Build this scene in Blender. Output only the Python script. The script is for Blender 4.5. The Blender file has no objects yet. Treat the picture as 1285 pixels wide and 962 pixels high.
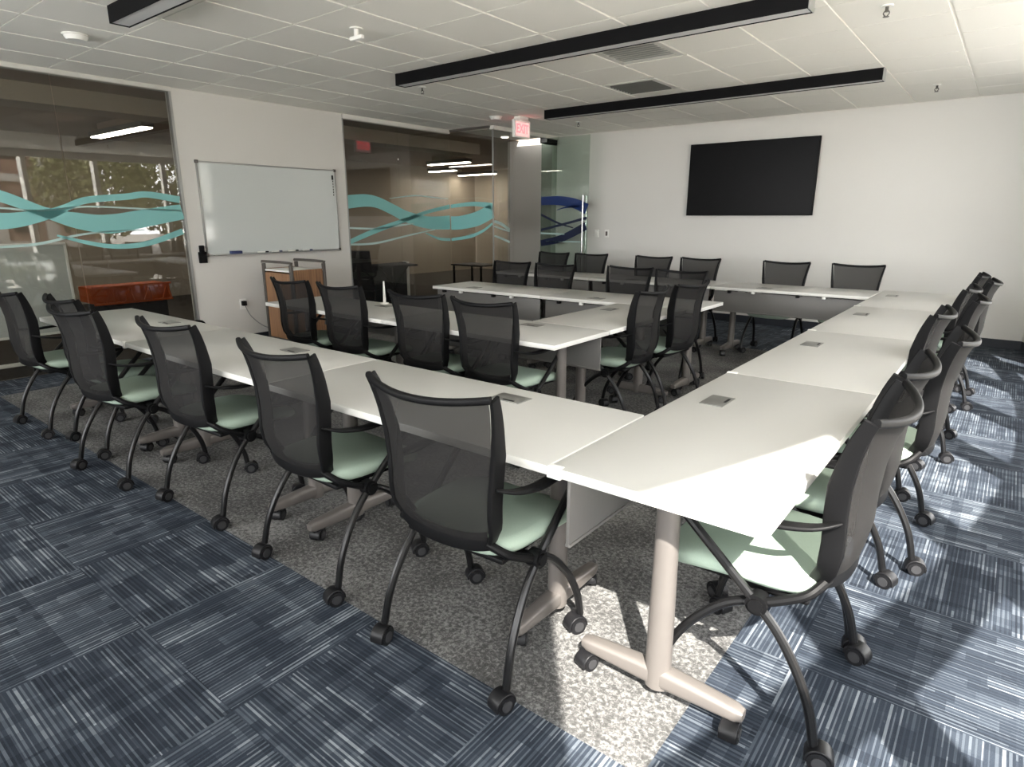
import bpy, bmesh, math, random
from mathutils import Vector, Matrix
random.seed(7)
PI = math.pi
COL = bpy.context.scene.collection
sc = bpy.context.scene
CEIL = 2.71
CAMZ = 1.43

# ------------------------------------------------------------------ materials
def new_mat(name):
    m = bpy.data.materials.new(name); m.use_nodes = True
    nt = m.node_tree
    return m, nt, nt.nodes['Principled BSDF']

def srgb(r, g, b):
    f = lambda c: (c / 255 / 12.92) if c / 255 <= 0.04045 else ((c / 255 + 0.055) / 1.055) ** 2.4
    return (f(r), f(g), f(b), 1)

def plain(name, col, rough=0.5, metal=0.0, noise=0.0, scale=40, bump=0.0, bscale=200, spec=0.5):
    m, nt, b = new_mat(name)
    b.inputs['Base Color'].default_value = col
    b.inputs['Roughness'].default_value = rough
    b.inputs['Metallic'].default_value = metal
    b.inputs['Specular IOR Level'].default_value = spec
    tc = nt.nodes.new('ShaderNodeTexCoord')
    if noise > 0:
        n = nt.nodes.new('ShaderNodeTexNoise'); n.inputs['Scale'].default_value = scale
        n.inputs['Detail'].default_value = 4
        nt.links.new(tc.outputs['Object'], n.inputs['Vector'])
        mx = nt.nodes.new('ShaderNodeMix'); mx.data_type = 'RGBA'
        mx.inputs['A'].default_value = tuple(c * (1 - noise) for c in col[:3]) + (1,)
        mx.inputs['B'].default_value = tuple(min(1, c * (1 + noise)) for c in col[:3]) + (1,)
        nt.links.new(n.outputs['Fac'], mx.inputs['Factor'])
        nt.links.new(mx.outputs['Result'], b.inputs['Base Color'])
    if bump > 0:
        n = nt.nodes.new('ShaderNodeTexNoise'); n.inputs['Scale'].default_value = bscale
        n.inputs['Detail'].default_value = 3
        nt.links.new(tc.outputs['Object'], n.inputs['Vector'])
        bp = nt.nodes.new('ShaderNodeBump'); bp.inputs['Strength'].default_value = bump
        bp.inputs['Distance'].default_value = 0.004
        nt.links.new(n.outputs['Fac'], bp.inputs['Height'])
        nt.links.new(bp.outputs['Normal'], b.inputs['Normal'])
    return m

def emit(name, col, strength):
    m, nt, b = new_mat(name)
    b.inputs['Base Color'].default_value = col
    b.inputs['Emission Color'].default_value = col
    b.inputs['Emission Strength'].default_value = strength
    return m

def glass_mat(name, tint, ior=1.5, extra=0.0):
    m, nt, b = new_mat(name)
    nt.nodes.remove(b)
    out = nt.nodes['Material Output']
    tr = nt.nodes.new('ShaderNodeBsdfTransparent'); tr.inputs['Color'].default_value = tint
    gl = nt.nodes.new('ShaderNodeBsdfGlossy'); gl.inputs['Roughness'].default_value = 0.0
    lw = nt.nodes.new('ShaderNodeLayerWeight'); lw.inputs['Blend'].default_value = 0.5
    f0 = ((ior - 1) / (ior + 1)) ** 2 + extra
    pw = nt.nodes.new('ShaderNodeMath'); pw.operation = 'POWER'; pw.inputs[1].default_value = 5
    nt.links.new(lw.outputs['Facing'], pw.inputs[0])
    ad = nt.nodes.new('ShaderNodeMath'); ad.operation = 'MULTIPLY_ADD'; ad.use_clamp = True
    ad.inputs[1].default_value = 1 - f0; ad.inputs[2].default_value = f0
    nt.links.new(pw.outputs[0], ad.inputs[0])
    mx = nt.nodes.new('ShaderNodeMixShader')
    nt.links.new(ad.outputs[0], mx.inputs['Fac'])
    nt.links.new(tr.outputs[0], mx.inputs[1]); nt.links.new(gl.outputs[0], mx.inputs[2])
    nt.links.new(mx.outputs[0], out.inputs['Surface'])
    return m

def film_mat(name, col, opacity):
    m, nt, b = new_mat(name)
    b.inputs['Base Color'].default_value = col
    b.inputs['Roughness'].default_value = 0.35
    b.inputs['Alpha'].default_value = opacity
    return m

class G:
    """tiny helper for math graphs"""
    def __init__(s, nt): s.nt = nt
    def m(s, op, a, b=None, c=None):
        n = s.nt.nodes.new('ShaderNodeMath'); n.operation = op
        for i, v in enumerate((a, b, c)):
            if v is None: continue
            if isinstance(v, (int, float)): n.inputs[i].default_value = v
            else: s.nt.links.new(v, n.inputs[i])
        return n.outputs[0]
    def wn(s, x, y=0.0, z=0.0):
        c = s.nt.nodes.new('ShaderNodeCombineXYZ')
        for i, v in enumerate((x, y, z)):
            if isinstance(v, (int, float)): c.inputs[i].default_value = v
            else: s.nt.links.new(v, c.inputs[i])
        w = s.nt.nodes.new('ShaderNodeTexWhiteNoise'); w.noise_dimensions = '3D'
        s.nt.links.new(c.outputs[0], w.inputs['Vector'])
        return w.outputs['Value']
    def ramp(s, f, stops):
        r = s.nt.nodes.new('ShaderNodeValToRGB')
        e = r.color_ramp.elements
        while len(e) < len(stops): e.new(0.5)
        for k, (p, c) in enumerate(stops):
            e[k].position = p; e[k].color = c
        s.nt.links.new(f, r.inputs['Fac'])
        return r.outputs['Color']
    def mixc(s, f, a, b):
        n = s.nt.nodes.new('ShaderNodeMix'); n.data_type = 'RGBA'
        if isinstance(f, (int, float)): n.inputs['Factor'].default_value = f
        else: s.nt.links.new(f, n.inputs['Factor'])
        for k, v in (('A', a), ('B', b)):
            if isinstance(v, tuple): n.inputs[k].default_value = v
            else: s.nt.links.new(v, n.inputs[k])
        return n.outputs['Result']

def carpet_material():
    m, nt, b = new_mat('carpet_tiles')
    g = G(nt)
    tc = nt.nodes.new('ShaderNodeTexCoord')
    sp = nt.nodes.new('ShaderNodeSeparateXYZ'); nt.links.new(tc.outputs['Object'], sp.inputs[0])
    X, Y = sp.outputs[0], sp.outputs[1]
    T = 0.63
    a = g.m('DIVIDE', g.m('ADD', X, 1.62), T); c = g.m('DIVIDE', g.m('SUBTRACT', Y, 0.70), T)
    tx, ty = g.m('FLOOR', a), g.m('FLOOR', c)
    chk = g.m('FLOORED_MODULO', g.m('ADD', tx, ty), 2.0)
    inv = g.m('SUBTRACT', 1.0, chk)
    u = g.m('ADD', g.m('MULTIPLY', X, inv), g.m('MULTIPLY', Y, chk))
    v = g.m('ADD', g.m('MULTIPLY', Y, inv), g.m('MULTIPLY', X, chk))
    tid = g.m('ADD', g.m('MULTIPLY', tx, 13.7), g.m('MULTIPLY', ty, 7.3))
    # thin lighter yarn lines on a dark ground, their strength changing block by block
    PL = 0.0150
    lq = g.m('DIVIDE', v, PL); lid = g.m('FLOOR', lq); lf = g.m('FRACT', lq)
    offl = g.m('MULTIPLY', g.wn(lid, tid, 2.0), 9.0)
    ls = g.wn(lid, g.m('FLOOR', g.m('ADD', g.m('DIVIDE', u, 0.22), offl)), tid)
    wdt = g.m('ADD', 0.22, g.m('MULTIPLY', g.wn(lid, tid, 4.0), 0.42))
    line = g.m('MULTIPLY', g.m('LESS_THAN', lf, wdt), g.m('ADD', 0.28, g.m('MULTIPLY', g.m('POWER', ls, 1.4), 0.72)))
    row = g.m('FLOOR', g.m('DIVIDE', v, 0.052))
    off = g.m('MULTIPLY', g.wn(row, tid, 3.0), 9.0)
    blk = g.wn(row, g.m('FLOOR', g.m('ADD', g.m('DIVIDE', u, 0.13), off)), tid)
    cblk = g.wn(g.m('FLOOR', g.m('DIVIDE', u, 0.045)), tid, 6.0)
    tb = g.m('MULTIPLY', g.m('SUBTRACT', g.wn(tx, ty, 9.0), 0.5), 0.10)
    ground = g.m('ADD', tb, g.m('ADD', g.m('MULTIPLY', blk, 0.32), g.m('MULTIPLY', cblk, 0.18)))
    val = g.m('ADD', g.m('MULTIPLY', line, 0.52), g.m('ADD', ground, 0.06))
    blue = g.ramp(val, [(0.08, (0.014, 0.018, 0.026, 1)), (0.42, (0.032, 0.041, 0.056, 1)),
                        (0.70, (0.088, 0.103, 0.123, 1)), (1.0, (0.25, 0.275, 0.30, 1))])
    # grey, mottled carpet under the tables
    n1 = nt.nodes.new('ShaderNodeTexNoise'); n1.inputs['Scale'].default_value = 62; n1.inputs['Detail'].default_value = 8
    n1.inputs['Roughness'].default_value = 0.78; n1.inputs['Distortion'].default_value = 0.4
    nt.links.new(tc.outputs['Object'], n1.inputs['Vector'])
    n2 = nt.nodes.new('ShaderNodeTexNoise'); n2.inputs['Scale'].default_value = 3.2; n2.inputs['Detail'].default_value = 3
    nt.links.new(tc.outputs['Object'], n2.inputs['Vector'])
    gv = g.m('ADD', g.m('MULTIPLY', n1.outputs['Fac'], 0.85), g.m('MULTIPLY', n2.outputs['Fac'], 0.25))
    grey = g.ramp(gv, [(0.42, (0.052, 0.051, 0.050, 1)), (0.53, (0.086, 0.085, 0.083, 1)), (0.59, (0.175, 0.173, 0.168, 1)), (0.72, (0.29, 0.287, 0.279, 1))])
    # thin tile seams of the grey carpet
    fx = g.m('FRACT', a); fy = g.m('FRACT', c)
    # where the grey carpet lies
    mask = g.m('MULTIPLY', g.m('MULTIPLY', g.m('GREATER_THAN', Y, 1.255), g.m('LESS_THAN', Y, 7.1)),
               g.m('MULTIPLY', g.m('LESS_THAN', X, -0.555), g.m('GREATER_THAN', X, -6.4)))
    col = g.mixc(mask, blue, grey)
    # corridor carpet beyond the glass
    cm = g.m('LESS_THAN', X, -7.0)
    dk = g.mixc(n1.outputs['Fac'], (0.03, 0.026, 0.022, 1), (0.10, 0.088, 0.075, 1))
    col = g.mixc(cm, col, dk)
    nt.links.new(col, b.inputs['Base Color'])
    b.inputs['Roughness'].default_value = 0.95
    b.inputs['Specular IOR Level'].default_value = 0.15
    nb = nt.nodes.new('ShaderNodeTexNoise'); nb.inputs['Scale'].default_value = 260
    nt.links.new(tc.outputs['Object'], nb.inputs['Vector'])
    bp = nt.nodes.new('ShaderNodeBump'); bp.inputs['Strength'].default_value = 0.5; bp.inputs['Distance'].default_value = 0.004
    nt.links.new(nb.outputs['Fac'], bp.inputs['Height']); nt.links.new(bp.outputs['Normal'], b.inputs['Normal'])
    return m

def wood_material():
    m, nt, b = new_mat('lectern_wood')
    g = G(nt)
    tc = nt.nodes.new('ShaderNodeTexCoord'); mp = nt.nodes.new('ShaderNodeMapping')
    mp.inputs['Scale'].default_value = (60, 60, 2.0)
    nt.links.new(tc.outputs['Object'], mp.inputs[0])
    n = nt.nodes.new('ShaderNodeTexNoise'); n.inputs['Scale'].default_value = 1.0; n.inputs['Detail'].default_value = 5
    nt.links.new(mp.outputs[0], n.inputs['Vector'])
    col = g.ramp(n.outputs['Fac'], [(0.3, srgb(118, 86, 62)), (0.7, srgb(160, 120, 86))])
    nt.links.new(col, b.inputs['Base Color']); b.inputs['Roughness'].default_value = 0.45
    return m

def brick_material():
    m, nt, b = new_mat('brick')
    tc = nt.nodes.new('ShaderNodeTexCoord'); mp = nt.nodes.new('ShaderNodeMapping')
    mp.inputs['Rotation'].default_value = (0, PI / 2, PI / 2)
    nt.links.new(tc.outputs['Object'], mp.inputs[0])
    br = nt.nodes.new('ShaderNodeTexBrick'); br.inputs['Scale'].default_value = 4
    br.inputs['Color1'].default_value = srgb(150, 112, 92); br.inputs['Color2'].default_value = srgb(132, 96, 80)
    br.inputs['Mortar'].default_value = srgb(170, 150, 132)
    br.inputs['Mortar Size'].default_value = 0.03
    nt.links.new(mp.outputs[0], br.inputs['Vector']); nt.links.new(br.outputs['Color'], b.inputs['Base Color'])
    b.inputs['Roughness'].default_value = 0.9
    return m

def mesh_fabric():
    """fine open weave: mostly black threads, light passes between them"""
    m, nt, b = new_mat('chair_mesh')
    b.inputs['Base Color'].default_value = (0.016, 0.0152, 0.0148, 1)
    b.inputs['Roughness'].default_value = 0.75
    b.inputs['Specular IOR Level'].default_value = 0.2
    b.inputs['Alpha'].default_value = 0.88
    return m

M = {}
M['carpet'] = carpet_material()
M['wall'] = plain('wall_paint', srgb(217, 215, 210), 0.85, noise=0.012, scale=3, bump=0.06, bscale=120, spec=0.2)
M['ceil'] = plain('ceiling_tile', srgb(242, 240, 233), 0.95, noise=0.03, scale=160, bump=0.25, bscale=220, spec=0.1)
M['white_trim'] = plain('white_metal_trim', srgb(215, 214, 208), 0.5, noise=0.01)
M['base'] = plain('rubber_base', srgb(38, 42, 50), 0.6, noise=0.06)
M['laminate'] = plain('table_laminate', srgb(184, 183, 178), 0.33, noise=0.018, scale=350, spec=0.45)
M['edge'] = plain('table_edge', srgb(220, 219, 213), 0.4, noise=0.01)
M['taupe'] = plain('taupe_metal', srgb(112, 107, 103), 0.42, metal=0.35, noise=0.02)
M['panel'] = plain('modesty_metal', srgb(112, 110, 107), 0.5, metal=0.2, noise=0.03, scale=90)
M['module'] = plain('module_grey', srgb(128, 128, 124), 0.35, metal=0.5, noise=0.03)
M['black'] = plain('black_plastic', (0.005, 0.005, 0.0054, 1), 0.5, noise=0.1, spec=0.14)
M['black_metal'] = plain('black_metal', (0.006, 0.006, 0.0064, 1), 0.28, noise=0.05, spec=0.38)
M['caster'] = plain('caster_plastic', (0.008, 0.008, 0.009, 1), 0.4, noise=0.06, spec=0.3)
M['caster_face'] = plain('caster_face', (0.030, 0.030, 0.032, 1), 0.45, noise=0.05)
M['mesh'] = mesh_fabric()
M['seat'] = plain('seat_fabric', srgb(160, 177, 162), 0.8, noise=0.06, scale=230, bump=0.35, bscale=420, spec=0.2)
M['glass'] = glass_mat('partition_glass', (0.84, 0.84, 0.82, 1), 1.6, 0.012)
M['door_glass'] = glass_mat('door_glass', (0.80, 0.845, 0.815, 1), 1.5)
M['win_glass'] = glass_mat('window_glass', (0.985, 0.985, 0.985, 1), 1.4)
M['teal'] = film_mat('teal_film', srgb(140, 205, 203), 0.80)
M['pale_teal'] = film_mat('pale_teal_film', srgb(190, 218, 214), 0.75)
M['navy'] = film_mat('navy_film', srgb(24, 52, 110), 0.92)
M['dark_navy'] = film_mat('dark_navy_film', srgb(22, 32, 62), 0.9)
M['pend'] = plain('pendant_black', (0.004, 0.004, 0.0045, 1), 0.7, noise=0.05, spec=0.12)
M['lens'] = plain('pendant_lens', srgb(205, 205, 205), 0.6, noise=0.01)
M['lit_lens'] = emit('lit_lens', (1.0, 0.93, 0.83, 1), 26.0)
M['dim_lens'] = emit('dim_lens', (1.0, 0.95, 0.87, 1), 3.0)
M['screen'] = plain('tv_screen', (0.0025, 0.0025, 0.003, 1), 0.35, noise=0.02, spec=0.12)
M['wboard'] = plain('whiteboard_face', srgb(206, 211, 209), 0.07, noise=0.006, scale=3, spec=1.0)
M['alu'] = plain('aluminium', srgb(176, 177, 176), 0.35, metal=0.8, noise=0.02)
M['chrome'] = plain('brushed_steel', srgb(205, 206, 206), 0.22, metal=0.95, noise=0.02)
M['wood'] = wood_material()
M['grey_metal'] = plain('grey_metal', srgb(98, 94, 90), 0.4, metal=0.5, noise=0.03)
M['tan'] = plain('corridor_wall_tan', srgb(158, 147, 131), 0.85, noise=0.03, scale=2)
M['greywall'] = plain('corridor_wall_grey', srgb(178, 174, 168), 0.85, noise=0.015, scale=3)
M['corrceil'] = plain('corridor_ceiling', srgb(150, 132, 116), 0.9, noise=0.03)
M['orange'] = plain('orange_paint', srgb(196, 88, 36), 0.5, noise=0.05)
M['dark'] = plain('dark_upholstery', srgb(44, 46, 50), 0.7, noise=0.08)
M['plate'] = plain('white_plastic', srgb(236, 235, 230), 0.45, noise=0.01)
M['exit_red'] = emit('exit_red', (1.0, 0.13, 0.14, 1), 1.3)
M['exit_face'] = emit('exit_face', (0.95, 0.62, 0.60, 1), 0.35)
M['blue_cap'] = plain('eraser_blue', srgb(40, 50, 90), 0.6, noise=0.05)
M['brick'] = brick_material()
M['concrete'] = plain('concrete', srgb(190, 184, 174), 0.9, noise=0.06, scale=2)
M['leaf'] = plain('leaf_green', srgb(116, 116, 72), 0.7, noise=0.3, scale=1.5)
M['bark'] = plain('bark', srgb(84, 66, 50), 0.9, noise=0.2, scale=12)
M['paving'] = plain('paving', srgb(170, 166, 158), 0.9, noise=0.06, scale=0.8)

# ------------------------------------------------------------------ mesh helpers
def link(o): COL.objects.link(o); return o

def obj(name, bm, mats, parent=None, smooth=False, angle=35):
    me = bpy.data.meshes.new(name)
    bmesh.ops.recalc_face_normals(bm, faces=bm.faces)
    bm.to_mesh(me); bm.free()
    if not isinstance(mats, (list, tuple)): mats = [mats]
    for m in mats: me.materials.append(m)
    if smooth:
        me.polygons.foreach_set('use_smooth', [True] * len(me.polygons))
        try: me.set_sharp_from_angle(angle=math.radians(angle))
        except Exception: pass
    o = bpy.data.objects.new(name, me); link(o)
    if parent: o.parent = parent
    return o

def add_box(bm, c, s, bev=0.0, rz=0.0, seg=2, mi=0):
    r = bmesh.ops.create_cube(bm, size=1.0)
    vs = r['verts']
    bmesh.ops.scale(bm, vec=Vector(s), verts=vs)
    if bev > 0:
        es = list({e for v in vs for e in v.link_edges})
        rb = bmesh.ops.bevel(bm, geom=es, offset=bev, segments=seg, affect='EDGES', profile=0.5)
        vs = list({v for f in rb['faces'] for v in f.verts} | {v for v in vs if v.is_valid})
    if rz: bmesh.ops.rotate(bm, cent=(0, 0, 0), matrix=Matrix.Rotation(rz, 3, 'Z'), verts=vs)
    bmesh.ops.translate(bm, vec=Vector(c), verts=vs)
    if mi:
        for f in {f for v in vs for f in v.link_faces}: f.material_index = mi
    return vs

def box(name, c, s, mat, parent=None, bev=0.0, rz=0.0):
    bm = bmesh.new(); add_box(bm, c, s, bev, rz)
    return obj(name, bm, mat, parent, smooth=bev > 0)

def smooth_path(pts, n=6):
    P = [Vector(p) for p in pts]; out = []
    for i in range(len(P) - 1):
        p0 = P[max(i - 1, 0)]; p1 = P[i]; p2 = P[i + 1]; p3 = P[min(i + 2, len(P) - 1)]
        for k in range(n):
            t = k / n
            out.append(0.5 * ((2 * p1) + (-p0 + p2) * t + (2 * p0 - 5 * p1 + 4 * p2 - p3) * t * t + (-p0 + 3 * p1 - 3 * p2 + p3) * t ** 3))
    out.append(P[-1]); return out

def add_sweep(bm, path, sec, ref=Vector((0, 1, 0)), scale=None, mi=0):
    """sweep a closed section [(a,b)...]; a along ref (made perpendicular), b along tangent x ref"""
    path = [Vector(p) for p in path]; rings = []
    for i, p in enumerate(path):
        t = (path[min(i + 1, len(path) - 1)] - path[max(i - 1, 0)]).normalized()
        r = ref(i) if callable(ref) else ref
        a = (r - t * r.dot(t)).normalized(); b = t.cross(a)
        k = scale[i] if scale else 1.0
        rings.append([bm.verts.new(p + a * (x * k) + b * (y * k)) for x, y in sec])
    n = len(sec); fs = []
    for i in range(len(rings) - 1):
        for j in range(n):
            fs.append(bm.faces.new((rings[i][j], rings[i][(j + 1) % n], rings[i + 1][(j + 1) % n], rings[i + 1][j])))
    fs.append(bm.faces.new(rings[0][::-1])); fs.append(bm.faces.new(rings[-1]))
    for f in fs: f.material_index = mi

def circ(r, n=10, ry=None): return [(r * math.cos(2 * PI * k / n), (ry or r) * math.sin(2 * PI * k / n)) for k in range(n)]

def rrect(w, h, r, n=3):
    out = []
    for cx, cy, a0 in ((w / 2 - r, h / 2 - r, 0), (-w / 2 + r, h / 2 - r, 90), (-w / 2 + r, -h / 2 + r, 180), (w / 2 - r, -h / 2 + r, 270)):
        for k in range(n + 1):
            a = math.radians(a0 + 90 * k / n); out.append((cx + r * math.cos(a), cy + r * math.sin(a)))
    return out

def add_tube(bm, pts, r, n=10, smooth_n=5, ref=Vector((0, 1, 0)), scale=None, mi=0):
    path = smooth_path(pts, smooth_n) if smooth_n else pts
    add_sweep(bm, path, circ(r, n), ref, scale, mi)

def add_cyl(bm, c, r, h, axis='Z', n=20, r2=None, mi=0):
    r2 = r if r2 is None else r2
    res = bmesh.ops.create_cone(bm, cap_ends=True, segments=n, radius1=r, radius2=r2, depth=h)
    vs = res['verts']
    if axis == 'X': bmesh.ops.rotate(bm, cent=(0, 0, 0), matrix=Matrix.Rotation(PI / 2, 3, 'Y'), verts=vs)
    if axis == 'Y': bmesh.ops.rotate(bm, cent=(0, 0, 0), matrix=Matrix.Rotation(PI / 2, 3, 'X'), verts=vs)
    bmesh.ops.translate(bm, vec=Vector(c), verts=vs)
    if mi:
        for f in {f for v in vs for f in v.link_faces}: f.material_index = mi
    return vs

def thing(name, label, cat, loc=(0, 0, 0), rz=0.0, group=None):
    o = bpy.data.objects.new(name, None); link(o); o.empty_display_size = 0.1
    o.location = loc; o.rotation_euler = (0, 0, rz)
    return tag(o, label, cat, group)

def tag(o, label, cat, group=None):
    o['label'] = label; o['category'] = cat
    if group: o['group'] = group
    return o

def struct(o): o['kind'] = 'structure'; return o

def copy_tree(o, parent=None):
    c = o.copy(); link(c)
    if parent: c.parent = parent
    for ch in list(o.children): copy_tree(ch, c)
    return c

# ------------------------------------------------------------------ room shell
LX = -6.95          # whiteboard wall plane
TY = 8.90           # wall with the television
JX, JY = -6.10, 7.27
# the window wall is a shallow curve: an arc of radius AR about (AX, AY)
AX, AY, AR = -10.44, 4.15, 11.70
def arc(y, off=0.0, z=0.0):
    th = math.asin((y - AY) / AR)
    return Vector((AX + (AR + off) * math.cos(th), AY + (AR + off) * math.sin(th), z))
AY0 = -0.28                      # south of this the right wall is solid and straight
XS = arc(AY0).x
AYS = [AY0 + k * (TY - AY0) / 24 for k in range(25)]

def prism(name, poly, z0, z1, mat):
    bm = bmesh.new()
    a = [bm.verts.new((x, y, z0)) for x, y in poly]; b = [bm.verts.new((x, y, z1)) for x, y in poly]
    n = len(poly)
    for i in range(n): bm.faces.new((a[i], a[(i + 1) % n], b[(i + 1) % n], b[i]))
    bm.faces.new(a[::-1]); bm.faces.new(b)
    return obj(name, bm, mat)

edge = [(arc(y, 0.3).x, arc(y, 0.3).y) for y in AYS]
struct(prism('floor', [(-12.6, -4.2), (XS + 0.3, -4.2)] + edge + [(edge[-1][0], 14.2), (-12.6, 14.2)], -0.12, 0.0, M['carpet']))

# walls
struct(prism('wall_back', [(JX, TY), (0.34, TY), (0.34, TY + 0.15), (JX - 0.1, TY + 0.15), (JX - 0.1, TY)], 0, CEIL, M['wall']))
struct(prism('wall_left', [(LX, 3.22), (LX, 5.31), (LX - 0.12, 5.31), (LX - 0.12, 3.22)], 0, CEIL, M['wall']))
w_added = bpy.data.objects.new('added_window', None); link(w_added); struct(w_added)  # unseen front windows, added to brighten the left of the room
FXA, FXB, FYW = -6.4, XS + 0.03, -3.08
struct(box('wall_front', ((-7.0 + FXA) / 2, FYW, CEIL / 2), (FXA + 7.0, 0.15, CEIL), M['wall']))
box('header', ((FXA + FXB) / 2, FYW, (2.55 + CEIL) / 2), (FXB - FXA, 0.15, CEIL - 2.55), M['wall'], w_added)
box('sill', ((FXA + FXB) / 2, FYW, 0.40), (FXB - FXA, 0.15, 0.80), M['wall'], w_added)
NP = 6
for k in range(NP + 1):
    xa = FXA + k * (FXB - FXA) / NP
    box('mullion', (xa, FYW, 1.675), (0.10, 0.12, 1.75), M['white_trim'], w_added)
    if k < NP: box('glass_pane', (xa + (FXB - FXA) / (2 * NP), FYW, 1.675), ((FXB - FXA) / NP - 0.10, 0.006, 1.75), M['win_glass'], w_added)
# wall above the glass on the left
struct(box('trim_1', (LX - 0.03, 0.14, 2.69), (0.10, 6.16, 0.06), M['white_trim'], bev=0.004))
struct(box('trim_2', (LX - 0.03, 6.29, 2.675), (0.10, 1.94, 0.06), M['white_trim'], bev=0.004))
struct(box('trim_3', (JX - 0.02, 8.08, 2.675), (0.09, 1.62, 0.06), M['white_trim'], bev=0.004))
struct(box('trim_4', ((LX + JX) / 2 - 0.04, JY, 2.69), (JX - LX - 0.02, 0.05, 0.035), M['grey_metal']))
# baseboards
struct(box('baseboard_left', (LX + 0.006, 4.265, 0.05), (0.012, 2.09, 0.10), M['base']))
struct(box('baseboard_back', ((JX + 0.24) / 2, TY - 0.006, 0.05), (0.24 - JX, 0.012, 0.10), M['base']))
# ceiling: lay-in tiles on a white grid, one mesh
GX0, GXP = -0.55, 0.59
GY0, GYP = 2.78, 0.61
VENT_CELLS = {}
bm = bmesh.new()
cedge = [(XS + 0.03, -3.12)] + [(arc(y, 0.035).x, arc(y, 0.035).y) for y in AYS]
cpoly = [(LX - .05, -3.12)] + cedge + [(LX - .05, TY)]
a_ = [bm.verts.new((x, y, CEIL)) for x, y in cpoly]
b_ = [bm.verts.new((v.co.x, v.co.y, CEIL + .1)) for v in a_]
for k in range(len(a_)): bm.faces.new((a_[k], a_[(k + 1) % len(a_)], b_[(k + 1) % len(a_)], b_[k]))
bm.faces.new(a_[::-1]); bm.faces.new(b_)
ix0 = math.floor((LX - GX0) / GXP); ix1 = math.ceil((3.0 - GX0) / GXP)
iy0 = math.floor((-3.0 - GY0) / GYP); iy1 = math.ceil((TY - GY0) / GYP)
for i in range(ix0, ix1):
    for j in range(iy0, iy1):
        x0, x1 = GX0 + i * GXP, GX0 + (i + 1) * GXP; y0, y1 = GY0 + j * GYP, GY0 + (j + 1) * GYP
        x0 += .011; x1 -= .011; y0 += .005; y1 -= .005
        if (i, j) in ((-5, 5), (-4, 3)): continue
        x0 = max(x0, LX); x1 = min(x1, min(arc(max(y0, AY0)).x, arc(max(y1, AY0)).x)); y1 = min(y1, TY); y0 = max(y0, -3.0)
        if x1 - x0 < .02 or y1 - y0 < .02: continue
        z = CEIL - 0.010
        v = [bm.verts.new(p) for p in ((x0, y0, z), (x1, y0, z), (x1, y1, z), (x0, y1, z))]
        w = [bm.verts.new(p) for p in ((x0, y0, CEIL), (x1, y0, CEIL), (x1, y1, CEIL), (x0, y1, CEIL))]
        bm.faces.new(v[::-1])
        for k in range(4): bm.faces.new((v[k], v[(k + 1) % 4], w[(k + 1) % 4], w[k]))
struct(obj('ceiling', bm, M['ceil']))

# window wall on the right (behind and beside the camera)
w = bpy.data.objects.new('window_4', None); link(w); struct(w)
HEAD, SILL, TR0, TR1 = 2.56, 0.10, 1.36, 1.62
def arc_band(name, ya, yb, za, zb, dep, mat, parent=None, n=4):
    """curved strip of wall between ya and yb, dep thick and centred on the arc"""
    bm = bmesh.new(); cols = []
    for k in range(n + 1):
        y = ya + (yb - ya) * k / n
        p, q = arc(y, -dep / 2), arc(y, dep / 2)
        cols.append([bm.verts.new((p.x, p.y, za)), bm.verts.new((q.x, q.y, za)), bm.verts.new((q.x, q.y, zb)), bm.verts.new((p.x, p.y, zb))])
    for A_, B_ in zip(cols, cols[1:]):
        for k in range(4): bm.faces.new((A_[k], A_[(k + 1) % 4], B_[(k + 1) % 4], B_[k]))
    bm.faces.new(cols[0]); bm.faces.new(cols[-1][::-1])
    return obj(name, bm, mat, parent)
struct(box('wall_right', (XS, (AY0 - 3.1) / 2, CEIL / 2), (0.06, AY0 + 3.1, CEIL), M['wall']))
arc_band('header', AY0, TY, HEAD, CEIL, 0.06, M['wall'], w, 24)
arc_band('sill', AY0, TY, 0, SILL, 0.06, M['base'], w, 24)
arc_band('transom', AY0, TY, TR0, TR1, 0.05, M['white_trim'], w, 24)
FIN = [0.78, 1.86, 3.00, 4.09, 5.30, 6.56, 7.42]
for y in FIN:
    th = math.asin((y - AY) / AR)
    p = arc(y, 0.11, (SILL + HEAD) / 2)
    box('mullion', p, (0.08, 0.24, HEAD - SILL), M['white_trim'], w, rz=th + PI / 2)
YE = 7.46                    # glazing cut short here to keep sun patches off the television wall
struct(arc_band('wall_corner', YE, TY, SILL, CEIL, 0.062, M['wall'], None, 6))
ends = [AY0] + FIN
for ya, yb in zip(ends, ends[1:]):
    arc_band('glass_pane', ya + 0.045, yb - 0.045, SILL, TR0, 0.006, M['win_glass'], w, 4)
    arc_band('glass_pane', ya + 0.045, yb - 0.045, TR1, HEAD, 0.006, M['win_glass'], w, 4)

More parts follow.
